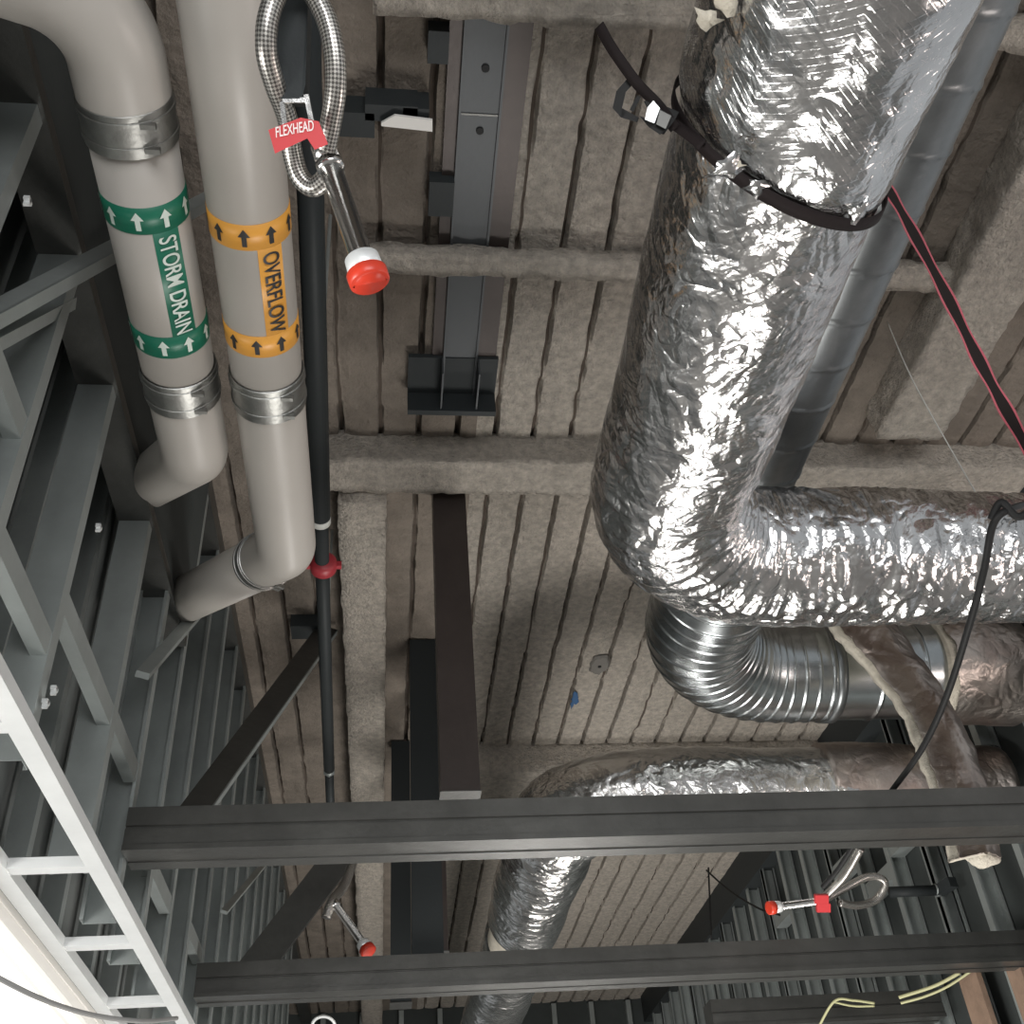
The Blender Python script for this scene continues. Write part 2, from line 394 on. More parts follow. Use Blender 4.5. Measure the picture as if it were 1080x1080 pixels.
# stud walls
def stud_prof(d, w, s=1):    # C stud: web along b, flange along a
    t = 0.002; l = 0.010
    return [(0, 0), (w*s, 0), (w*s, l), ((w-t)*s, l), ((w-t)*s, t), (t*s, t), (t*s, d-t), ((w-t)*s, d-t), ((w-t)*s, d-l), (w*s, d-l), (w*s, d), (0, d)]
wl = bpy.data.objects.new('wall_left', None); COL.objects.link(wl); wl.location = (XL-0.1, 3, 1.0+CZ); struct(wl)
b = MB(); b.box((XL-0.30, -0.6, 1.04+CZ), (XL-0.285, YE, HD+CZ)); b.build('backing_board', 'board_back', wl)
ys = [0.45, 0.86, 1.27, 1.66, 2.09, 2.68, 3.06, 3.44, 3.84, 4.24, 4.64, 5.04, 5.44, 5.84, 6.3, 6.7, 7.1, 7.6, 8.1, 8.6, 9.1]
for y in ys:
    sg = -1 if y > 2.9 else 1; yo = y+(0.045 if sg < 0 else 0)
    b = MB(); b.prism(stud_prof(0.092, 0.045, sg), (XL, yo, 1.03+CZ), (XL, yo, HD+CZ-0.01), (0, 1, 0), (-1, 0, 0)); b.build('stud', 'stud_steel', wl)
for y in [1.02, 1.45, 1.9, 2.35, 2.85, 3.25, 3.7, 4.1, 4.5]:
    b = MB(); b.prism(stud_prof(0.064, 0.04), (XL-0.20, y, 1.03+CZ), (XL-0.20, y, HD+CZ-0.02), (0, 1, 0), (-1, 0, 0)); b.build('rear_stud', 'stud_steel', wl)
for y0, y1, h in [(1.31, 1.66, 1.53), (1.70, 2.09, 1.28), (2.14, 2.68, 1.42), (2.72, 3.06, 1.43), (3.48, 3.84, 1.30), (4.28, 4.64, 1.36)]:
    b = MB(); b.prism([(0, 0), (0.035, 0), (0.035, 0.003), (0.003, 0.003), (0.003, 0.06), (0, 0.06)], (XL-0.002, y0, h+CZ), (XL-0.002, y1, h+CZ), (-1, 0, 0), (0, 0, 1)); b.build('blocking', 'stud_steel', wl)
b = MB(); b.box((XL-0.10, -0.6, HD+CZ-0.11), (XL+0.005, YE, HD+CZ-0.02)); b.build('top_track', 'dark_steel', wl)
b = MB(); b.box((XL-0.012, -0.6, 2.17+CZ), (XL+0.006, 3.42, HD+CZ-0.02)); b.build('upper_board', 'dark_board', wl)
b = MB(); b.box((XL-0.095, -0.6, 2.13+CZ), (XL+0.010, 3.42, 2.17+CZ)); b.build('mid_track', 'dark_steel', wl)
wr = bpy.data.objects.new('wall_right', None); COL.objects.link(wr); wr.location = (XR+0.05, 6, 0); struct(wr)
b = MB(); b.box((XR+0.10, 3.4, 0), (XR+0.115, YE, HD+CZ)); b.build('backing_board', 'dark_board', wr)
y = 3.55; k = 0
while y < 11.8:
    b = MB(); b.prism(stud_prof(0.092, 0.05, -1), (XR, y+0.05, 0), (XR, y, HD+CZ-0.03), (0, 1, 0), (1, 0, 0)); b.build('stud', 'stud_steel', wr)
    if k % 3 == 1: b = MB(); b.prism(stud_prof(0.092, 0.05, -1), (XR, y-0.004, 0), (XR, y-0.004, HD+CZ-0.03), (0, 1, 0), (1, 0, 0)); b.build('doubled_stud', 'stud_steel', wr)
    y += 0.406; k += 1
b = MB(); b.box((XR-0.02, 3.4, HD+CZ-0.26), (XR+0.10, YE, HD+CZ+0.01)); b.build('top_track', 'black_steel', wr)
for y0, h in [(3.95, 1.15), (5.2, 2.05), (5.6, 1.95), (6.0, 2.2), (7.2, 2.3), (6.6, 1.2)]:
    b = MB(); b.box((XR+0.005, y0, h+CZ), (XR+0.09, y0+0.35, h+CZ+0.09)); b.build('blocking', 'stud_steel', wr)
for y0, y1, z0, z1 in [(4.98, 5.16, 0, 1.30), (4.6, 4.72, 0, 1.25)]:
    b = MB(); b.box((XR-0.03, y0, z0), (XR-0.004, y1, z1+CZ)); b.build('lumber_backing', 'lumber', wr)
we = bpy.data.objects.new('wall_far', None); COL.objects.link(we); we.location = (1, YE, 0); struct(we)
b = MB(); b.box((XL-0.3, YE+0.095, 0), (XR+0.12, YE+0.11, HD+CZ+0.14)); b.build('backing_board', 'dark_board', we)
for i in range(9):
    x = XL+0.1+0.406*i; b = MB(); b.prism(stud_prof(0.092, 0.05), (x, YE, 0), (x, YE, HD+CZ-0.03), (1, 0, 0), (0, 1, 0)); b.build('stud', 'stud_steel', we)

# ================================================================== LEFT SOFFIT FRAME + LIT PANEL
t = thing('soffit_frame', (XL-0.1, 3, 1.0+CZ), 'bright steel ladder-shaped soffit frame along the bottom of the left stud wall', 'frame')
def track(name, x0, x1, h0, h1, y0, y1):
    b = MB(); th = 0.003
    prof = [(x0, h0), (x1, h0), (x1, h1), (x1-th, h1), (x1-th, h0+th), (x0+th, h0+th), (x0+th, h1), (x0, h1)]
    b.prism([(p[0], p[1]+CZ) for p in prof], (0, y0, 0), (0, y1, 0), (1, 0, 0), (0, 0, 1)); b.build(name, 'bright_steel', t)
track('rail', -0.715, -0.672, 1.0, 1.03, 0.6, 5.2)
track('rail', -0.945, -0.900, 1.0, 1.03, 0.6, 5.2)
for y in (1.30, 1.90, 2.63, 3.23, 3.85, 4.45):
    b = MB(); b.box((-0.901, y-0.022, 1.004+CZ), (-0.714, y+0.022, 1.03+CZ)); b.build('rung', 'bright_steel', t)
t = thing('ceiling_light_panel', (-1.5, 3.4, 0.96+CZ), 'glowing white flat light panel with rails, at bottom left corner', 'light')
b = MB(); b.box((-2.05, 2.0, 0.967+CZ), (-0.99, 5.0, 0.985+CZ)); b.build('lens', 'lit_lens', t)
for x0, x1 in ((-0.985, -0.968), (-1.035, -1.022)):
    b = MB(); b.box((x0, 2.0, 0.965+CZ), (x1, 5.0, 1.0+CZ)); b.build('edge_rail', 'white_board', t)
b = MB(); b.box((-2.1, 1.95, 1.0+CZ), (-0.965, 5.05, 1.02+CZ)); b.build('housing', 'white_board', t)

# ================================================================== HEADERS (dark built-up steel beams)
def header(y0, x0, x1, label):
    t = thing('header_beam', ((x0+x1)/2, y0, 1.2+CZ), label, 'beam', 'dark horizontal headers')
    hb, w, ht = 1.20, 0.145, 0.125
    b = MB(); z = hb+CZ
    # front face with a folded seam and small lips
    prof = [(0, 0), (w, 0), (w, ht), (0, ht), (0, ht*0.56), (0.006, ht*0.54), (0.006, ht*0.50), (0, ht*0.48)]
    b.prism(prof, (x0, y0, z), (x1, y0, z), (0, 1, 0), (0, 0, 1)); b.build('box_member', 'dark_steel', t)
    b = MB(); b.prism([(-0.004, -0.004), (0.05, -0.004), (0.05, 0), (0, 0), (0, 0.012), (-0.004, 0.012)], (x0, y0, z), (x1, y0, z), (0, 1, 0), (0, 0, 1)); b.build('bottom_lip', 'dark_steel', t)
    b = MB(); b.prism([(w-0.05, -0.004), (w+0.004, -0.004), (w+0.004, 0.012), (w, 0.012), (w, 0), (w-0.05, 0)], (x0, y0, z), (x1, y0, z), (0, 1, 0), (0, 0, 1)); b.build('rear_lip', 'dark_steel', t)
    return t
header(3.0, XL+0.005, 2.79, 'dark steel header spanning the picture below the ducts, the nearer one')
header(4.50, XL+0.005, 2.79, 'dark steel header spanning the picture near its bottom edge, the farther one')
header(5.42, 1.6, 2.79, 'short dark header at the bottom right edge, beyond the yellow wires')

# ================================================================== HANGING POSTS AND UPPER CHANNEL
def post(p0, p1, Y, h0, h1, label, m='primer_steel'):
    t = thing('hanging_post', ((p0+p1)/2, Y, h0+CZ), label, 'post')
    b = MB(); b.box((p0, Y, h0+CZ), (p1, Y+0.12, h1+CZ)); b.build('tube', m, t)
    b = MB(); b.box((p0-0.003, Y-0.006, h0+CZ-0.004), (p1+0.003, Y+0.126, h0+CZ)); b.build('end_plate', 'dark_steel', t)
    return t
post(0.195, 0.333, 3.46, 1.56, 2.99, 'brown primed steel post hanging above the nearer header')
post(0.160, 0.312, 5.26, 1.56, 2.99, 'brown primed steel post seen between the two headers')
post(0.125, 0.262, 4.75, 1.34, 2.99, 'black steel post just behind the left side of the brown nearer post', 'black_steel')
post(0.04, 0.150, 5.9, 1.50, 2.99, 'black steel post left of the brown post between the headers', 'black_steel')
t = thing('bolted_channel', (0.27, 2.1, 2.9+CZ), 'dark grey steel channel with bolt holes ending at a plate on the ceiling', 'channel')
b = MB(); b.box((0.205, 0.5, 2.960+CZ), (0.335, 2.92, 2.985+CZ)); ch = b.build('web', 'channel_steel', t)
b = MB(); b.box((0.165, 0.5, 2.970+CZ), (0.405, 2.90, 2.983+CZ)); b.build('flange', 'primer_steel', t)
b = MB(); b.box((0.205, 0.5, 2.950+CZ), (0.213, 2.92, 2.960+CZ)); b.box((0.327, 0.5, 2.950+CZ), (0.335, 2.92, 2.960+CZ)); b.build('edge_fold', 'channel_steel', t)
for px, py in ((512, 72), (506, 138)):
    c = PH(px, py, 2.958); b = MB(); b.tube([c+Vector((0, 0, -0.003)), c+Vector((0, 0, 0.004))], 0.012, 14); b.build('bolt_hole', 'cable_black', t)
b = MB(); b.box((0.214, 1.72, 2.957+CZ), (0.326, 1.726, 2.960+CZ)); b.build('joint', 'dark_steel', t)
b = MB(); b.box((0.075, 2.72, 2.955+CZ), (0.415, 2.93, 2.975+CZ)); b.build('end_plate', 'black_steel', t)
b = MB(); b.box((0.075, 2.905, 2.86+CZ), (0.415, 2.93, 2.975+CZ)); b.build('end_plate', 'black_steel', t)
for x in (0.20, 0.336):
    b = MB(); b.box((x, 2.72, 2.87+CZ), (x+0.006, 2.93, 2.955+CZ)); b.build('gusset', 'channel_steel', t)
# beam clamp with pale shim
t = thing('beam_clamp', PH(400, 125, 2.9), 'black beam clamp with a pale grey plate, beside the dark channel', 'clamp')
b = MB()
for (x0, y0, x1, y1) in ((352, 112, 395, 140), (385, 104, 440, 124), (425, 108, 452, 122)):
    a = PH(x0, y0, 2.93); c = PH(x1, y1, 2.93); b.box((a.x, a.y, 2.90+CZ), (c.x, c.y, 2.995+CZ))
b.build('clamp_body', 'black_steel', t)
P = [PH(*p, 2.88) for p in ((402, 130), (416, 122), (456, 127), (456, 139), (402, 133))]
V = P+[p+Vector((0, 0, 0.01)) for p in P]; b = MB(); b.add(V, [tuple(range(5)), tuple(range(5, 10))[::-1]]+[(i, (i+1) % 5, 5+(i+1) % 5, 5+i) for i in range(5)]); b.build('pale_plate', 'white_board', t)
for px, py, r in ((462, 45, 0.03), (465, 205, 0.04)):
    c = PH(px, py, 2.96); b = MB(); b.box(c-Vector((r, r*1.6, 0.03)), c+Vector((r, r*1.6, 0.03))); tag(b.build('steel_clip', 'black_steel'), 'small black clip on the ceiling left of the dark channel, ' + ('near the top edge' if py < 100 else 'level with the slim crossbar'), 'clip')

# ================================================================== DRAIN PIPES
def text_mesh(txt, size):
    cu = bpy.data.curves.new('txt', 'FONT'); cu.body = txt; cu.size = size; cu.offset = size*0.012
    o = bpy.data.objects.new('txt', cu); COL.objects.link(o); dg = bpy.context.evaluated_depsgraph_get()
    me = o.evaluated_get(dg).to_mesh(); V = [v.co.copy() for v in me.vertices]; Fc = [tuple(p.vertices) for p in me.polygons]
    o.evaluated_get(dg).to_mesh_clear(); bpy.data.objects.remove(o); bpy.data.curves.remove(cu)
    return V, Fc
PR = 0.084
def on_pipe(X, h, y, th, off): r = PR+off; return Vector((X+r*math.cos(th), y, h+CZ+r*math.sin(th)))
def marker(parent, X, h, yA, yB, bw, thc, halfth, txt, mtape, mink, nm):
    def patch(mb, y0, y1, t0, t1, off):
        n = max(2, int(abs(t1-t0)/0.12)); V = []
        for i in range(n+1):
            th = t0+(t1-t0)*i/n; V += [on_pipe(X, h, y0, th, off), on_pipe(X, h, y1, th, off), on_pipe(X, h, y0, th, 0), on_pipe(X, h, y1, th, 0)]
        Fc = []
        for i in range(n): a = i*4; Fc += [(a, a+1, a+5, a+4), (a, a+4, a+6, a+2), (a+1, a+3, a+7, a+5)]
        mb.add(V, Fc)
    b = MB(); patch(b, yA, yA+bw, -math.pi, math.pi, 0.0010); patch(b, yB-bw, yB, -math.pi, math.pi, 0.0010); patch(b, yA+bw, yB-bw, thc-halfth, thc+halfth, 0.0010)
    tp = b.build('pipe_marker', mtape, parent, True); tp['label'] = nm
    # lettering along the pipe
    V, Fc = text_mesh(txt, 1.0)
    x0 = min(v.x for v in V); x1 = max(v.x for v in V); y0 = min(v.y for v in V); y1 = max(v.y for v in V)
    Ls = (yB-yA-2*bw)*0.94; ys_ = yA+bw+(yB-yA-2*bw)*0.04; hgt = 2*halfth*PR*0.66
    P = [on_pipe(X, h, ys_+(v.x-x0)/(x1-x0)*Ls, thc+((v.y-(y0+y1)/2)/(y1-y0)*hgt)/PR, 0.0032) for v in V]
    obj('lettering', P, Fc, mink, tp)
    for yc in (yA+bw/2, yB-bw/2):
        for k in range(-4, 4):
            th = thc+k*0.66+0.05; s = bw*0.42; w = 0.0125; b = MB()
            Q = [on_pipe(X, h, yc+v, th+u/PR, 0.0028) for u, v in ((-w, -0.1*s), (0, -0.85*s), (w, -0.1*s), (w*.4, -0.1*s), (w*.4, 0.8*s), (-w*.4, 0.8*s), (-w*.4, -0.1*s))]
            b.add(Q, [tuple(range(7))]); b.build('arrow', mink, tp)
def coupling(parent, pts, nm='coupling', grow=0.005):
    c0 = Vector(pts[0]); c1 = Vector(pts[1]); d = (c1-c0)
    fr = [0, 0.02, 0.16, 0.17, 0.27, 0.28, 0.72, 0.73, 0.83, 0.84, 0.98, 1.0]; rs = [0.002, 0.005, 0.005, 0.0075, 0.0075, 0.005, 0.005, 0.0075, 0.0075, 0.005, 0.005, 0.002]
    b = MB()
    for q in range(11): b.tube([c0+d*fr[q], c0+d*fr[q+1]], lambda i, a, L: PR+rs[q+i], 48, caps=False, ref=(1, 0, 0.01))
    cp = b.build(nm, 'clamp_steel', parent, True)
    n = d.normalized(); s = n.cross(Vector((0, 0, 1))).normalized()
    for f in (0.22, 0.78):
        p = c0+d*f+(s*0.55+Vector((0, 0, -0.83)))*(PR+0.012); b = MB(); b.bar(p-s*0.014, p+s*0.014, 0.012, 0.010); b.build('clamp_screw', 'clamp_steel', cp)
    return cp

PH1 = 1.9
# overflow
XO = -0.291
t = thing('overflow_pipe', (XO, 1.5, PH1+CZ), 'long cream drain pipe with an orange marker reading OVERFLOW', 'pipe')
yC1, yC2 = PH(284, 412, 1.82).y, PH(284, 446, 1.82).y
endO = PX(188, 636, XL-0.02)
corner = H(XO, 2.52, PH1)
b = MB(); b.tube([H(XO, 0.2, PH1), H(XO, yC1+0.02, PH1)], PR, 64, ref=(1, 0, 0)); b.build('pipe_run', 'pvc', t, True)
leg = (endO-corner).normalized()
pts = route([H(XO, yC2-0.02, PH1), corner, corner+leg*0.165], 0.115, 0.008)
b = MB(); b.tube(pts, PR+0.001, 64, ref=(1, 0, 0)); b.build('elbow', 'pvc', t, True)
b = MB(); b.tube([corner+leg*0.16, endO-leg*0.0+leg*0.10], PR, 64); b.build('branch_run', 'pvc', t, True)
coupling(t, [H(XO, yC1, PH1), H(XO, yC2, PH1)])
coupling(t, [corner+leg*0.15, corner+leg*0.205])
marker(t, XO, PH1, PH(270, 237, 1.82).y, PH(276, 376, 1.82).y, 0.062, math.radians(-57), math.radians(19), 'OVERFLOW', 'label_orange', 'label_black', 'orange marker with black lettering')
# storm drain
XS = -0.497
t = thing('storm_drain_pipe', (XS, 1.5, PH1+CZ), 'short cream drain pipe with a green marker reading STORM DRAIN', 'pipe')
yA0, yA1 = PH(142, 122, 1.82).y, PH(147, 168, 1.82).y
yB0, yB1 = PH(188, 408, 1.82).y, PH(190, 440, 1.82).y
pts = route([H(-0.95, 0.80, PH1+0.02), H(XS, 0.92, PH1), H(XS, yA0+0.015, PH1)], 0.15, 0.01)
b = MB(); b.tube(pts, PR+0.003, 64); b.build('upper_elbow', 'pvc', t, True)
b = MB(); b.tube([H(XS, yA1-0.02, PH1), H(XS, yB0+0.02, PH1)], PR, 64, ref=(1, 0, 0)); b.build('pipe_run', 'pvc', t, True)
cornS = H(XS, 2.10, PH1); endS = PX(158, 508, XL-0.02); leg = (endS-cornS).normalized()
pts = route([H(XS, yB1-0.02, PH1), cornS, endS+leg*0.1], 0.11, 0.008)
b = MB(); b.tube(pts, PR+0.001, 64, ref=(1, 0, 0)); b.build('lower_elbow', 'pvc', t, True)
coupling(t, [H(XS, yA0, PH1), H(XS, yA1, PH1)]); coupling(t, [H(XS, yB0, PH1), H(XS, yB1, PH1)])
marker(t, XS, PH1, PH(155, 228, 1.82).y-0.02, PH(180, 377, 1.82).y, 0.062, math.radians(-56), math.radians(19), 'STORM DRAIN', 'label_green', 'label_white', 'green marker with white lettering')

# black sprinkler main with red coupling
t = thing('sprinkler_main', PH(338, 560, 2.3), 'thin black sprinkler main running away beside the overflow pipe', 'pipe')
a = PH(316, -160, 2.3); c = PH(338, 545, 2.3); d = PH(347, 812, 2.3)
tube_obj('pipe_run', [a, c], 0.034, 'black_steel', t, 20)
tube_obj('pipe_run', [c, d], 0.026, 'black_steel', t, 20)
u = (d-c).normalized()
tube_obj('white_ring', [c+u*0.0, c+u*0.03], 0.0345, 'wire_white', t, 20)
e = PH(341, 596, 2.3); tube_obj('red_coupling', [e-u*0.03, e-u*0.02, e+u*0.02, e+u*0.03], lambda i, a, L: 0.048 if i in (1, 2) else 0.036, 'red_paint', t, 24)
b = MB(); b.bar(e-Vector((0.065, 0, 0)), e+Vector((0.065, 0, 0)), 0.022, 0.022); b.build('coupling_ears', 'red_paint', t)
tube_obj('end_nut', [d-u*0.01, d+u*0.02], 0.030, 'stud_steel', t, 6)
tube_obj('pipe_extension', [d+u*0.02, d+u*0.9], 0.022, 'black_steel', t, 16)
for px, py in ((338, 380), (343, 700)):
    p = PH(px, py, 2.3); b = MB(); b.tube([p, Vector((p.x, p.y, HD+CZ))], 0.006, 8); tag(b.build('hanger_rod', 'stud_steel'), 'thin rod holding the black sprinkler main, ' + ('nearer one' if py < 500 else 'farther one beyond the red coupling'), 'rod')

# diagonal braces
def brace(name, p, q, w, label, m, t_=0.012, lip=True):
    t = thing(name, p, label, 'brace')
    b = MB(); b.bar(p, q, w, t_, (1, 0, -0.4)); b.build('leg', m, t)
    if lip:
        d = (Vector(q)-Vector(p)).normalized(); s = Vector((1, 0, -0.4)); s = (s-d*s.dot(d)).normalized(); n = d.cross(s)
        b = MB(); b.bar(Vector(p)+s*w/2, Vector(q)+s*w/2, 0.03, 0.006, n); b.build('lip', 'stud_steel', t)
    return t
brace('strut_brace', PX(-30, 345, XL-0.02), PH(228, 206, 2.93), 0.045, 'pale steel strut slanting behind the storm drain pipe, upper of two', 'stud_steel', 0.03)
brace('strut_brace', PX(-30, 372, XL-0.02), PX(72, 318, XL-0.02), 0.03, 'short pale steel strut slanting at the left edge, lower of two', 'stud_steel', 0.02)
brace('kicker_brace', PX(196, 868, XL+0.06), PH(345, 664, 2.96), 0.10, 'wide dark diagonal brace rising from the nearer header to the ceiling', 'dark_steel', 0.03)
brace('kicker_brace', PX(150, 712, XL+0.03), PX(214, 640, XL+0.03), 0.04, 'short pale brace below the end of the overflow pipe', 'stud_steel', 0.02, False)
brace('kicker_brace', PY(262, 1030, 5.6), PY(372, 885, 5.6), 0.16, 'dark diagonal brace behind the sprinkler drop between the headers', 'dark_steel', 0.03, False)
brace('kicker_brace', PX(236, 962, XL+0.04), PX(292, 895, XL+0.12), 0.03, 'slender pale diagonal brace at the left between the headers', 'stud_steel', 0.015, False)
c = PH(322, 662, 2.96); b = MB(); b.box(c-Vector((0.07, 0.06, 0.03)), c+Vector((0.09, 0.06, 0.04))); tag(b.build('brace_bracket', 'black_steel'), 'black ceiling bracket at the top of the wide diagonal brace', 'bracket')

# ================================================================== DUCTS
def foil_rad(Rr, seed, elb=None, wr=0.0, flare=None, lump=0.010, capr=True):
    def f(i, a, L):
        ca, sa = math.cos(a), math.sin(a)
        P = Vector((ca*Rr*1.0, sa*Rr*1.0, L))
        n1 = noise.noise(P*3.5+Vector((seed, 0, 0)))
        rid = 1-abs(noise.noise(Vector((P.x*9, P.y*9, P.z*11+seed))))*2
        rid2 = 1-abs(noise.noise(Vector((P.x*22, P.y*22, P.z*26+seed*3))))*2
        e = lump*n1+0.0035*rid*(0.4+0.6*max(0, noise.noise(P*2+Vector((0, seed, 3)))+.5))+0.0012*rid2
        if elb:
            k = max(0.0, 1-abs(L-elb[0])/elb[1])
            e += wr*k**0.5*(1-abs(noise.noise(Vector((ca*1.6, sa*1.6, L*26+seed))))*2.2)
        r = Rr+e
        if flare: r += flare(L, a)
        return r
    return f
HB = 1.80; XB = 0.752
big = thing('insulated_duct', (XB, 1.5, HB+CZ), 'large shiny foil wrapped duct bending to the right, nearest the camera', 'duct')
YL = 2.40
up_path = route([H(XB+0.015, 0.05, HB), H(XB, 1.17, HB)], 0, 0.009)
b = MB(); b.tube(up_path, foil_rad(0.232, 2.0, flare=lambda L, a: 0.006*math.sin(L*5)-0.028*max(0, (L-1.02)/0.1)**2), 200, ref=(1, 0, 0)); 
for v in b.V:
    k = max(0.0, min(1.0, (v.y-0.6)/0.5)); v.y += k*(-0.075+0.075*(v.x-XB)/0.22)
b.build('outer_wrap', 'foil', big, True)
low_path = route([H(XB, 0.95, HB), H(XB, YL, HB), H(3.1, YL+0.03, HB)], 0.36, 0.008)
Le = 1.11+0.28+0.30
b = MB(); b.tube(low_path, foil_rad(0.212, 5.0, (Le+0.25, 1.0), 0.011, lambda L, a: -0.012*min(1, max(0, (L-0.9)/0.5))-0.01*min(1, max(0, (L-1.9)/0.5))), 200, ref=(1, 0, 0)); b.build('elbow_wrap', 'foil_creased', big, True)
# torn loose foil edges
def flap(mb, c, r, w, l, seed):
    n = 13; V = [Vector(c)+Vector((0, 0, -0.012))]
    for k in range(n):
        a = 2*math.pi*k/n; q = 0.35+0.75*abs(noise.noise(Vector((math.cos(a)*2.3, math.sin(a)*2.3, seed))))*1.6
        V.append(Vector(c)+Vector((w*0.6*q*math.cos(a), l*0.6*q*math.sin(a), -0.006+0.016*noise.noise(Vector((k*1.7, seed, 2))))))
    V += [v+Vector((0, 0, 0.002)) for v in V]; N = n+1
    Fc = [(0, 1+(k+1) % n, 1+k) for k in range(n)]+[(N, N+1+k, N+1+(k+1) % n) for k in range(n)]+[(1+k, 1+(k+1) % n, N+1+(k+1) % n, N+1+k) for k in range(n)]
    mb.add(V, Fc)
b = MB()
for px, py, w, l, s in ((765, 175, 0.08, 0.06, 1), (800, 195, 0.07, 0.05, 2), (880, 218, 0.09, 0.05, 3), (905, 222, 0.05, 0.06, 4), (845, 205, 0.09, 0.03, 5)):
    b = MB(); p = PH(px, py, HB-0.20); flap(b, p, 0, w, l, s*7); b.build('torn_edge', 'foil', big, True)
b = MB()
for px, py, w, l, s in ((745, 18, 0.11, 0.09, 11), (768, 0, 0.10, 0.10, 12), (778, 172, 0.05, 0.03, 13)):
    b = MB(); p = PH(px, py, HB-0.12 if py < 100 else HB-0.2); flap(b, p, 0, w*0.6, l*0.6, s*7); b.build('torn_insulation', 'fibreglass', big, True)

# spiral duct + gored elbow above/behind
HS = 2.30; XP = 1.21; XE = 1.275; YP = 3.93
sp = thing('spiral_duct', (XP, 2.0, HS+CZ), 'bare grey metal duct behind the foil duct with ribbed shiny elbow', 'duct')
def spr(i, a, L):
    s = (L/0.17+a/(2*math.pi)) % 1.0
    return 0.166+(0.0035 if s < 0.05 else 0)
b = MB(); b.tube(route([H(XP, -0.2, HS), H(XP, 3.30, HS)], 0, 0.008), spr, 96, ref=(1, 0, 0)); b.build('spiral_run', 'dull_galvanised', sp, True)
ribpath = route([H(XE, 3.05, HS), H(XE, YP, HS), H(XP+0.72, YP, HS)], 0.46, 0.004)
def rib(i, a, L):
    s = (L/0.062) % 1.0; s = min(s, 1-s)
    return (0.222+0.006*max(0, 1-s/0.10))*(0.78+0.22*min(1, L/0.25))
b = MB(); b.tube(ribpath, rib, 96, ref=(1, 0, 0)); b.build('ribbed_elbow', 'galvanised', sp, True)
b = MB()
def rr2(i, a, L): return 0.216+(0.006 if (L % 0.20) < 0.012 else 0)
b.tube(route([H(XP+0.70, YP, HS), H(2.78, YP, HS)], 0, 0.006), rr2, 96); b.build('branch_run', 'galvanised', sp, True)
b = MB(); b.tube([H(XP+0.70, YP, HS), H(XP+0.705, YP, HS), H(XP+0.74, YP, HS), H(XP+0.745, YP, HS)], lambda i, a, L: 0.230 if i in (1, 2) else 0.218, 96); b.build('collar', 'dull_galvanised', sp, True)
# insulation sleeve at right
def sleeve(x0, x1, m, nm, r, jag):
    b = MB(); path = route([H(x0, YP, HS), H(x1, YP, HS)], 0, 0.012); b.tube(path, foil_rad(r, 8.3, lump=0.014), 128, caps=False); V = b.V
    for j in range(128):
        V[j] = V[j]+Vector((jag*noise.noise(Vector((math.cos(j/128*6.28)*2, math.sin(j/128*6.28)*2, 4))), 0, 0))
    return b.build(nm, m, sp, True)
sleeve(2.44, 2.79, 'foil_dusty', 'insulation_sleeve', 0.250, 0.05)
b = MB(); b.tube(route([H(2.405, YP, HS), H(2.46, YP, HS)], 0, 0.01), lambda i, a, L: 0.241+0.008*math.sin(a*3+1), 96); b.build('insulation_edge', 'fibreglass', sp, True)
# peeled flap hanging down
fl = thing('peeled_insulation', PY(960, 700, 3.5), 'torn strip of foil faced insulation hanging from the bare duct', 'insulation')
Lp = [(872, 640), (893, 668), (925, 705), (958, 748), (975, 782), (990, 828), (1003, 868), (1012, 905)]
Rp = [(935, 640), (962, 682), (985, 712), (1003, 742), (1020, 772), (1036, 812), (1050, 862), (1056, 905)]
Yp = [3.62, 3.58, 3.55, 3.50, 3.45, 3.42, 3.40, 3.38]
def strip(pl, pr, yy, dep, m, nm, seed, nu=14, sub=6):
    A = spline([PY(p[0], p[1], y) for p, y in zip(pl, yy)], sub); B_ = spline([PY(p[0], p[1], y) for p, y in zip(pr, yy)], sub); V = []; n = len(A)
    for lay in (0, 1):
        for i in range(n):
            for j in range(nu):
                u = j/(nu-1); p = A[i].lerp(B_[i], u)
                p = p+Vector((0, -0.05*math.sin(u*math.pi)+0.014*noise.noise(Vector((u*5, i*0.5, seed))), 0))
                if j == 0 or j == nu-1: p += Vector((0.010*noise.noise(Vector((i*0.9, j, seed+3))), 0, 0.006*noise.noise(Vector((i*1.3, j, seed+9)))))
                V.append(p+Vector((0, dep*lay, 0)))
    N = n*nu; Fc = []
    for i in range(n-1):
        for j in range(nu-1):
            a = i*nu+j; Fc += [(a, a+1, a+nu+1, a+nu), (N+a, N+a+nu, N+a+nu+1, N+a+1)]
        Fc += [(i*nu, (i+1)*nu, N+(i+1)*nu, N+i*nu), (i*nu+nu-1, N+i*nu+nu-1, N+(i+1)*nu+nu-1, (i+1)*nu+nu-1)]
    Fc += [tuple(range(nu))+tuple(N+j for j in range(nu-1, -1, -1)), tuple((n-1)*nu+j for j in range(nu-1, -1, -1))+tuple(N+(n-1)*nu+j for j in range(nu))]
    return obj(nm, V, Fc, m, fl, True)
strip(Lp, Rp, Yp, 0.006, 'foil_dusty', 'foil_facing', 1)
Le2 = [(p[0]-5-3*((i % 3) == 1), p[1]+2) for i, p in enumerate(Lp)]; Re2 = [(p[0]-6, p[1]) for p in Rp]
Le2[0] = (868, 641)
strip(Le2, Re2, [y+0.034 for y in Yp], 0.035, 'fibreglass', 'fibreglass_blanket', 1)
tuft = [PY(px, py, 3.42) for px, py in ((1032, 880), (1034, 898), (1032, 912))]
b = MB(); b.tube(spline(tuft, 8), lambda i, a, L: 0.060*(1-0.6*(i/16)**3)*(1+0.35*noise.noise(Vector((math.cos(a)*2, math.sin(a)*2, L*30)))), 24); b.build('frayed_tuft', 'fibreglass', fl, True)

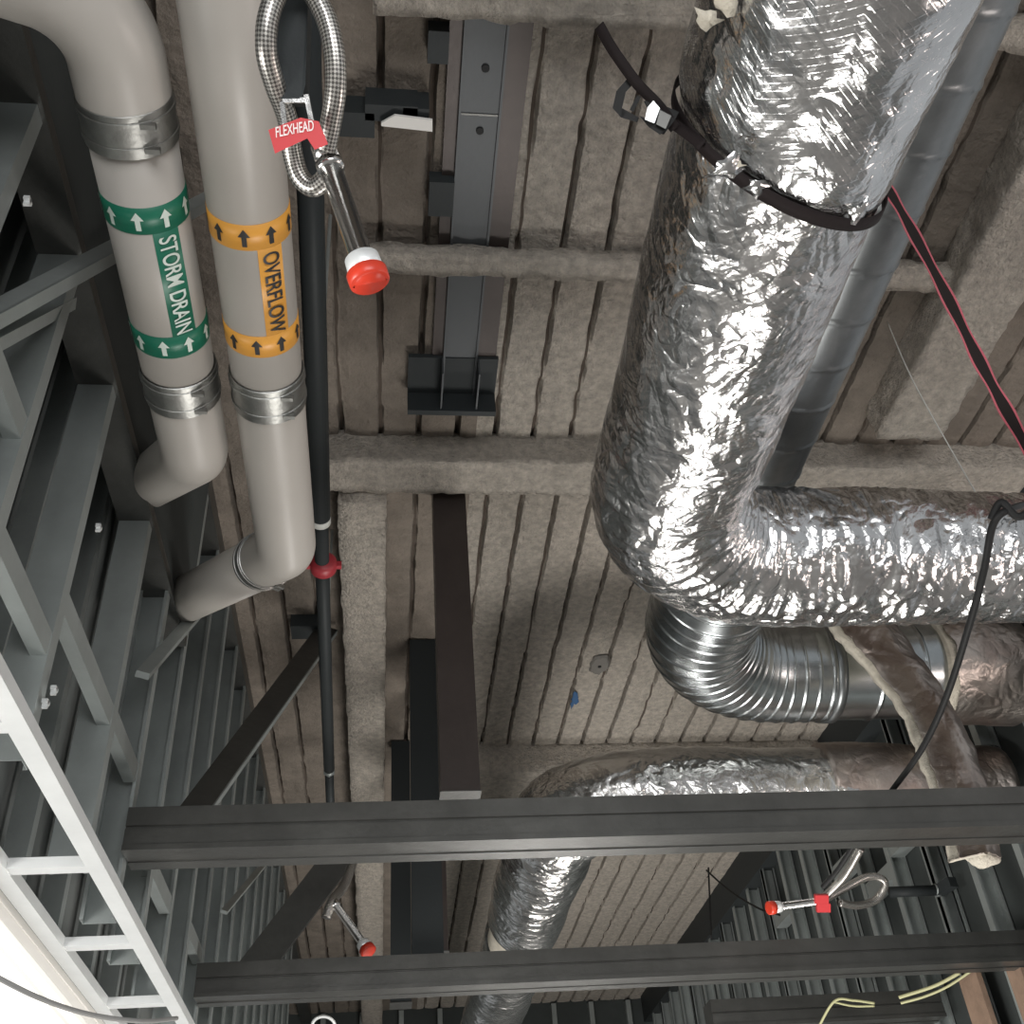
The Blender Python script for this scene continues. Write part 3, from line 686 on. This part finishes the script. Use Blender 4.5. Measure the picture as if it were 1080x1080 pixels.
# third foil duct, further away
HT = 1.90; XT = 0.775; YT = 4.33
d3 = thing('insulated_duct', (XT, 5, HT+CZ), 'smaller foil wrapped duct behind the nearer header, turning away from the camera', 'duct')
b = MB(); b.tube(route([H(2.79, YT, HT), H(XT, YT, HT), H(XT, 5.90, HT)], 0.34, 0.014), foil_rad(0.205, 13.0, (2.2, 0.9), 0.008, lump=0.016), 120, ref=(0, 0, 1)); b.build('elbow_wrap', 'foil_far', d3, True)
b = MB(); b.tube(route([H(XT, 5.86, HT), H(XT, 6.30, HT)], 0, 0.02), lambda i, a, L: 0.178+0.01*noise.noise(Vector((math.cos(a), math.sin(a), L*6))), 64); b.build('bare_insulation', 'fibreglass', d3, True)
b = MB(); b.tube(route([H(XT, 6.22, HT), H(XT-0.02, 10.5, HT)], 0, 0.025), foil_rad(0.198, 17.0, lump=0.02), 96); b.build('far_wrap', 'foil_far', d3, True)
b = MB(); b.tube(route([H(1.95, YT, HT+0.02), H(2.78, YT-0.02, HT-0.02)], 0, 0.02), foil_rad(0.207, 19.0, lump=0.014), 96); b.build('dark_outer_wrap', 'foil_dusty', d3, True)
# duct hangers: strap from each duct up to the deck
def hanger(x, y, h, r, label):
    t = thing('duct_hanger', (x, y, h+CZ), label, 'hanger')
    b = MB(); pts = [Vector((x+(r)*math.cos(a), y, h+CZ+(r)*math.sin(a))) for a in [math.pi+math.pi*k/24 for k in range(25)]]
    pts = [Vector((x-r, y, HD+CZ))]+pts+[Vector((x+r, y, HD+CZ))]
    ribbon(b, pts, (0, 1, 0), 0.025, 0.0015); b.build('band', 'dull_galvanised', t)
hanger(XP, 0.35, HS, 0.172, 'thin metal band hanging the bare grey duct, out at the top edge')
def rod(x, y, z0, label): b = MB(); b.tube([Vector((x, y, z0+CZ)), Vector((x, y, HD+CZ))], 0.004, 8); tag(b.build('hanger_rod', 'stud_steel'), label, 'rod')

# ================================================================== RATCHET STRAP around the big duct
YR = 1.165
rs = thing('ratchet_strap', H(XB, YR, HB), 'dark ratchet strap cinched round the big foil duct with a black buckle', 'strap')
b = MB(); pts = []
for k in range(97):
    a = 2*math.pi*k/96; pts.append(Vector((XB+(0.226+0.004*max(0, math.cos(a)))*math.cos(a), YR-0.085+0.072*math.cos(a), HB+CZ+0.226*math.sin(a))))
ribbon(b, pts, (0, 1, 0), 0.026, 0.003); b.build('band', 'strap_black', rs, True)
dR = 1.93
tail = spline([PD(*p) for p in ((712, 136, dR-0.02), (695, 112, dR-0.03), (672, 88, dR-0.04), (650, 58, dR-0.04), (640, 42, dR-0.03), (632, 27, dR-0.02))], 8)
b = MB(); ribbon(b, tail, (right*1.0+up*0.5+back*0.8), 0.020, 0.003); b.build('loose_tail', 'strap_black', rs, True)
pts = spline([PD(*p) for p in ((700, 123, dR), (718, 136, dR-0.01), (741, 153, dR-0.04))], 8)
b = MB(); ribbon(b, pts, (right*0.4+up*0.7), 0.020, 0.003); b.build('buckle_lead', 'strap_black', rs, True)
def PQ(px, py, dz=0): return PD(px, py, dR-0.03+dz)
def slab(mb, pix, dz, th, hole=None, mi=0):
    V = [PQ(x, y, dz) for x, y in pix]+[PQ(x, y, dz+th) for x, y in pix]; n = len(pix)
    mb.add(V, [tuple(range(n)), tuple(range(n, 2*n))[::-1]]+[(i, (i+1) % n, n+(i+1) % n, n+i) for i in range(n)], mi)
b = MB()
slab(b, [(664, 80), (672, 84), (660, 97), (656, 114), (661, 119), (655, 124), (646, 114), (650, 96)], 0, 0.03)
slab(b, [(672, 100), (676, 102), (668, 118), (664, 116)], 0, 0.02)
slab(b, [(656, 114), (674, 124), (672, 129), (655, 124)], 0, 0.03)
slab(b, [(670, 84), (690, 100), (686, 104), (668, 90)], 0, 0.03)
b.build('ratchet_handle', 'cable_black', rs)
b = MB(); slab(b, [(679, 107), (684, 104), (716, 118), (712, 126), (700, 142), (694, 140)], 0.0, 0.035); slab(b, [(674, 122), (680, 124), (702, 138), (696, 142), (684, 134)], -0.01, 0.03); b.build('ratchet_frame', 'cable_black', rs)
b = MB(); slab(b, [(689, 106), (696, 114), (690, 130), (680, 126), (683, 113)], -0.02, 0.015); b.build('ratchet_spool', 'bright_steel', rs)
b = MB(); slab(b, [(696, 116), (708, 122), (702, 136), (692, 131)], -0.018, 0.012); b.build('ratchet_drum', 'dark_steel', rs)
# red-edged strap at the right
t = thing('red_edged_strap', PH(1000, 330, 2.1), 'black webbing strap with two red edges stretching down to the right', 'strap')
pts = spline([PH(933, 193, 1.95), PH(960, 240, 1.98), PH(1000, 315, 2.0), PH(1035, 385, 2.02), PH(1068, 445, 2.04), PH(1110, 520, 2.05)], 10)
b = MB(); n = len(pts); wv = []
for i in range(n): wv.append(0.016+0.018*i/n)
V = []
def strapband(u0, u1, dz, m, nm):
    b = MB(); V = []
    for i, p in enumerate(pts):
        T = (pts[min(i+1, n-1)]-pts[max(i-1, 0)]).normalized(); s = (right-T*right.dot(T)).normalized(); vw = (-back-T*(-back).dot(T)).normalized()
        w = wv[i]*(1+0.15*math.sin(i*0.7)); th = 0.0015
        for uu, dd in ((u0, 0), (u1, 0), (u1, th), (u0, th)): V.append(p+s*w*uu+vw*(dz+dd))
    Fc = [(i*4+j, i*4+(j+1) % 4, i*4+4+(j+1) % 4, i*4+4+j) for i in range(n-1) for j in range(4)]
    b.add(V, Fc); b.build(nm, m, t)
strapband(-0.5, 0.5, 0, 'strap_black', 'webbing'); strapband(-0.62, -0.46, -0.001, 'strap_red', 'red_edge'); strapband(0.46, 0.62, -0.001, 'strap_red', 'red_edge')

# ================================================================== WIRES AND CABLES
def wire(name, P, r, m, label, cat='cable'):
    o = tube_obj(name, spline(P, 12), r, m, None, 10); tag(o, label, cat); return o
wire('hanger_wire', [PH(936, 340, 2.98), PH(962, 400, 2.6), PY(1012, 490, 2.48), PY(1040, 538, 2.44)], 0.0022, 'wire_white', 'thin pale wire slanting down to the foil duct at the right edge', 'wire')
wire('black_cable', [PY(1100, 528, 2.30), PD(1068, 536, 2.72), PD(1048, 552, 2.68), PD(1038, 600, 2.70), PD(1022, 660, 2.80), PD(998, 735, 3.0), PD(972, 790, 3.2), PD(942, 832, 3.42), PD(915, 868, 3.6), PD(885, 915, 3.8), PD(868, 935, 3.9)], 0.0095, 'cable_black', 'black cable hanging down across the foil duct and peeled insulation')
wire('black_cable', [PD(1100, 524, 2.65), PD(1075, 545, 2.66), PD(1056, 530, 2.68), PD(1045, 548, 2.69)], 0.010, 'cable_black', 'short loop of black cable over the duct at the right edge')
wire('grey_cable', [PD(-20, 1022, 1.35), PD(40, 1052, 1.4), PD(95, 1070, 1.5), PD(150, 1077, 1.6), PD(186, 1074, 1.75)], 0.0035, 'cable_grey', 'thin grey cable drooping across the bottom left corner')
wire('yellow_wire', [PD(862, 1085, 5.0), PD(880, 1056, 5.0), PD(900, 1055, 5.0), PD(922, 1058, 5.0)], 0.006, 'wire_yellow', 'bent yellow wire below the farther header, left piece upper strand', 'wire')
wire('yellow_wire', [PD(880, 1057, 5.03), PD(900, 1061, 5.03), PD(922, 1061, 5.03)], 0.005, 'wire_yellow', 'bent yellow wire below the farther header, left piece lower strand', 'wire')
wire('yellow_wire', [PD(948, 1052, 5.0), PD(985, 1040, 4.95), PD(1012, 1026, 4.9)], 0.008, 'wire_yellow', 'straighter yellow wire below the farther header at the right', 'wire')
wire('yellow_wire', [PD(950, 1058, 5.04), PD(975, 1051, 5.0), PD(1000, 1040, 4.96), PD(1030, 1020, 4.9)], 0.006, 'wire_yellow', 'lower curved yellow wire below the farther header at the right', 'wire')
wire('ceiling_wire', [PY(745, 918, 6.8), PY(770, 940, 6.4), PY(800, 958, 6.0), PY(822, 965, 5.8)], 0.006, 'cable_black', 'thin dark wire trailing left of the right hand sprinkler drop', 'wire')
wire('ceiling_wire', [PY(747, 915, 6.8), PY(750, 990, 6.8)], 0.006, 'cable_black', 'short dark wire hanging straight down between the headers', 'wire')
# black pipe on right wall
t = thing('black_conduit', PD(965, 940, 5.2), 'short black pipe stub between the headers at the right', 'pipe')
tube_obj('pipe_run', [PD(938, 941, 5.3), PD(986, 939, 5.3)], 0.026, 'black_steel', t, 16)
tube_obj('end_ring', [PD(986, 939, 5.3), PD(990, 939, 5.3)], 0.032, 'stud_steel', t, 16)
b = MB(); b.bar(PD(990, 940, 5.3), PX(1005, 930, XR), 0.05, 0.05); b.build('wall_bracket', 'black_steel', t)

# ================================================================== FLEXIBLE SPRINKLER DROPS
t = thing('flexible_sprinkler_drop', PD(320, 100, 1.5), 'braided sprinkler hose looped beside the overflow pipe with bright red cap', 'sprinkler hose', 'flexible sprinkler drops')
loop = [(343, 158, 1.52), (349, 128, 1.50), (354, 92, 1.48), (352, 52, 1.47), (342, 15, 1.47), (322, -14, 1.47), (298, -14, 1.46), (283, 18, 1.45), (281, 55, 1.46), (290, 90, 1.49), (303, 125, 1.53), (308, 160, 1.56), (316, 186, 1.57), (331, 197, 1.57), (348, 184, 1.56)]
b = MB(); b.tube(spline([PD(*p) for p in loop], 10), 0.0150, 24); b.build('braided_hose', 'braid', t, True)
a = PD(343, 152, 1.53); m1 = PD(347, 172, 1.54); c = PD(386, 286, 1.47)
ax = (c-m1).normalized()
def lathe(nm, p, d, prof, m, seg=28, parent=t):
    b = MB(); b.tube([p+d*s for s, r in prof], lambda i, a, L: prof[i][1], seg); return b.build(nm, m, parent, True)
lathe('hose_fitting', m1-ax*0.035, ax, [(0, .014), (0.001, .0185), (.026, .0185), (.027, .0150), (.034, .0150), (.035, .020), (.048, .020), (.049, .013)], 'chrome')
Lx = (c-m1).length
lathe('drop_nipple', m1, ax, [(0, .0165), (Lx-.030, .0165), (Lx-.028, .019), (Lx-.020, .019)], 'chrome')
lathe('reducer', m1+ax*(Lx-.026), ax, [(0, .018), (.004, .0245), (.030, .0258), (.031, .024)], 'bright_steel')
cap = lathe('red_cap', m1+ax*(Lx+.001), ax, [(0, .0262), (.002, .0290), (.018, .0285), (.020, .0262), (.0205, .0225), (.012, .0215), (.0115, .001)], 'red_plastic', 36)
lathe('cap_boss', m1+ax*(Lx+.011), ax, [(0, .009), (.006, .0085), (.007, .006)], 'red_plastic', 12, cap)
tg = [(283, 137), (317, 124), (336, 128), (346, 152), (332, 158), (324, 146), (290, 162)]
def flat(nm, pix, dep, th, m, parent):
    V = [PD(x, y, dep) for x, y in pix]+[PD(x, y, dep+th) for x, y in pix]; n = len(pix)
    b = MB(); b.add(V, [tuple(range(n)), tuple(range(n, 2*n))[::-1]]+[(i, (i+1) % n, n+(i+1) % n, n+i) for i in range(n)]); return b.build(nm, m, parent)
tagp = flat('red_tag', tg, 1.455, 0.0015, 'tag_red', t)
V, Fc = text_mesh('FLEXHEAD', 1.0); x0 = min(v.x for v in V); x1 = max(v.x for v in V); y1 = max(v.y for v in V)
P = []
for v in V:
    u = (v.x-x0)/(x1-x0); w = v.y/y1
    px = 291+(331-291)*u-3*w*0.2; py = 145-9.5*u-w*11+2*u*u
    P.append(PD(px, py, 1.4535))
obj('lettering', P, Fc, 'tag_white', tagp)
t2 = thing('hose_bracket', PD(306, 40, 1.50), 'dark steel bracket holding the braided hose at the top of the picture', 'bracket')
V = [PD(*p) for p in ((300, -40, 1.50), (326, -40, 1.50), (322, 90, 1.49), (318, 104, 1.49), (296, 104, 1.49), (288, 84, 1.49))]
n = 6; V += [v-back*0.03 for v in V]; b = MB(); b.add(V, [tuple(range(n)), tuple(range(n, 2*n))[::-1]]+[(i, (i+1) % n, n+(i+1) % n, n+i) for i in range(n)]); b.build('bracket_body', 'black_steel', t2)
b = MB()
for x in (299, 325):
    b.bar(PD(x-2, 100, 1.495), PD(x+(8 if x > 310 else 3), 150, 1.50), 0.007, 0.004, right)
b.bar(PD(298, 106, 1.492), PD(322, 106, 1.492), 0.007, 0.004, up)
b.build('clip_legs', 'chrome', t2)
b = MB(); b.bar(PD(313, -10, 1.52), PH(313, -60, 2.95), 0.03, 0.03); b.build('support_bar', 'black_steel', t2)

def small_drop(label, hose, hr, p0, p1, r, cols=('chrome', 'red_plastic'), extra=None, tagpos=None):
    t = thing('flexible_sprinkler_drop', PD(*p0), label, 'sprinkler hose', 'flexible sprinkler drops')
    tube_obj('braided_hose', spline([PD(*p) for p in hose], 10), hr, 'braid', t, 12)
    a = PD(*p0); c = PD(*p1); d = (c-a).normalized(); L = (c-a).length
    lathe('drop_nipple', a, d, [(0, r*1.3), (0.03, r*1.3), (0.031, r), (L-0.04, r)], cols[0], 16, t)
    lathe('reducer', a+d*(L-0.04), d, [(0, r*1.1), (.01, r*1.6), (.04, r*1.7)], 'bright_steel', 16, t)
    lathe('red_cap', a+d*L, d, [(0, r*1.9), (.025, r*1.9), (.026, r*1.5)], cols[1], 18, t)
    if tagpos:
        for k, p in enumerate(tagpos):
            c = PD(*p); b = MB(); b.bar(c-right*0.028, c+right*0.028, 0.035, 0.02, up); b.build('red_clip', 'tag_red', t)
    return t
small_drop('sprinkler hose coil with red end between the headers at the right', [(908, 895, 4.3), (890, 925, 4.35), (868, 948, 4.4), (885, 940, 4.45), (915, 925, 4.5), (933, 930, 4.5), (925, 948, 4.5), (905, 955, 4.45), (885, 952, 4.4)], 0.016, (868, 950, 4.4), (816, 957, 4.3), 0.014, tagpos=[(866, 948, 4.36), (868, 957, 4.36)])
small_drop('small sprinkler drop with red cap in front of the pale joist between headers', [(372, 910, 4.9), (362, 935, 4.8), (350, 950, 4.7), (344, 968, 4.65)], 0.022, (352, 952, 4.7), (386, 1000, 4.5), 0.018)
t = thing('sprinkler_ring', PD(341, 1078, 5.0), 'small pale ring of hose at the bottom edge below the farther header', 'hose')
tube_obj('hose_coil', [PD(341+12*math.cos(a), 1082+10*math.sin(a), 5.0) for a in [k*math.pi/12 for k in range(25)]], 0.008, 'bright_steel', t, 8)
# wall screws/clips catching light
for i, (px, py) in enumerate(((29, 212), (104, 556), (57, 727), (48, 741))):
    c = PX(px, py, XL+0.012); b = MB(); b.box(c-Vector((0.006, 0.010, 0.004)), c+Vector((0.006, 0.010, 0.005))); b.box(c-Vector((0.006, 0.003, 0.014)), c+Vector((0.006, 0.003, 0.006))); b.build('stud_clip', 'bright_steel', wl)
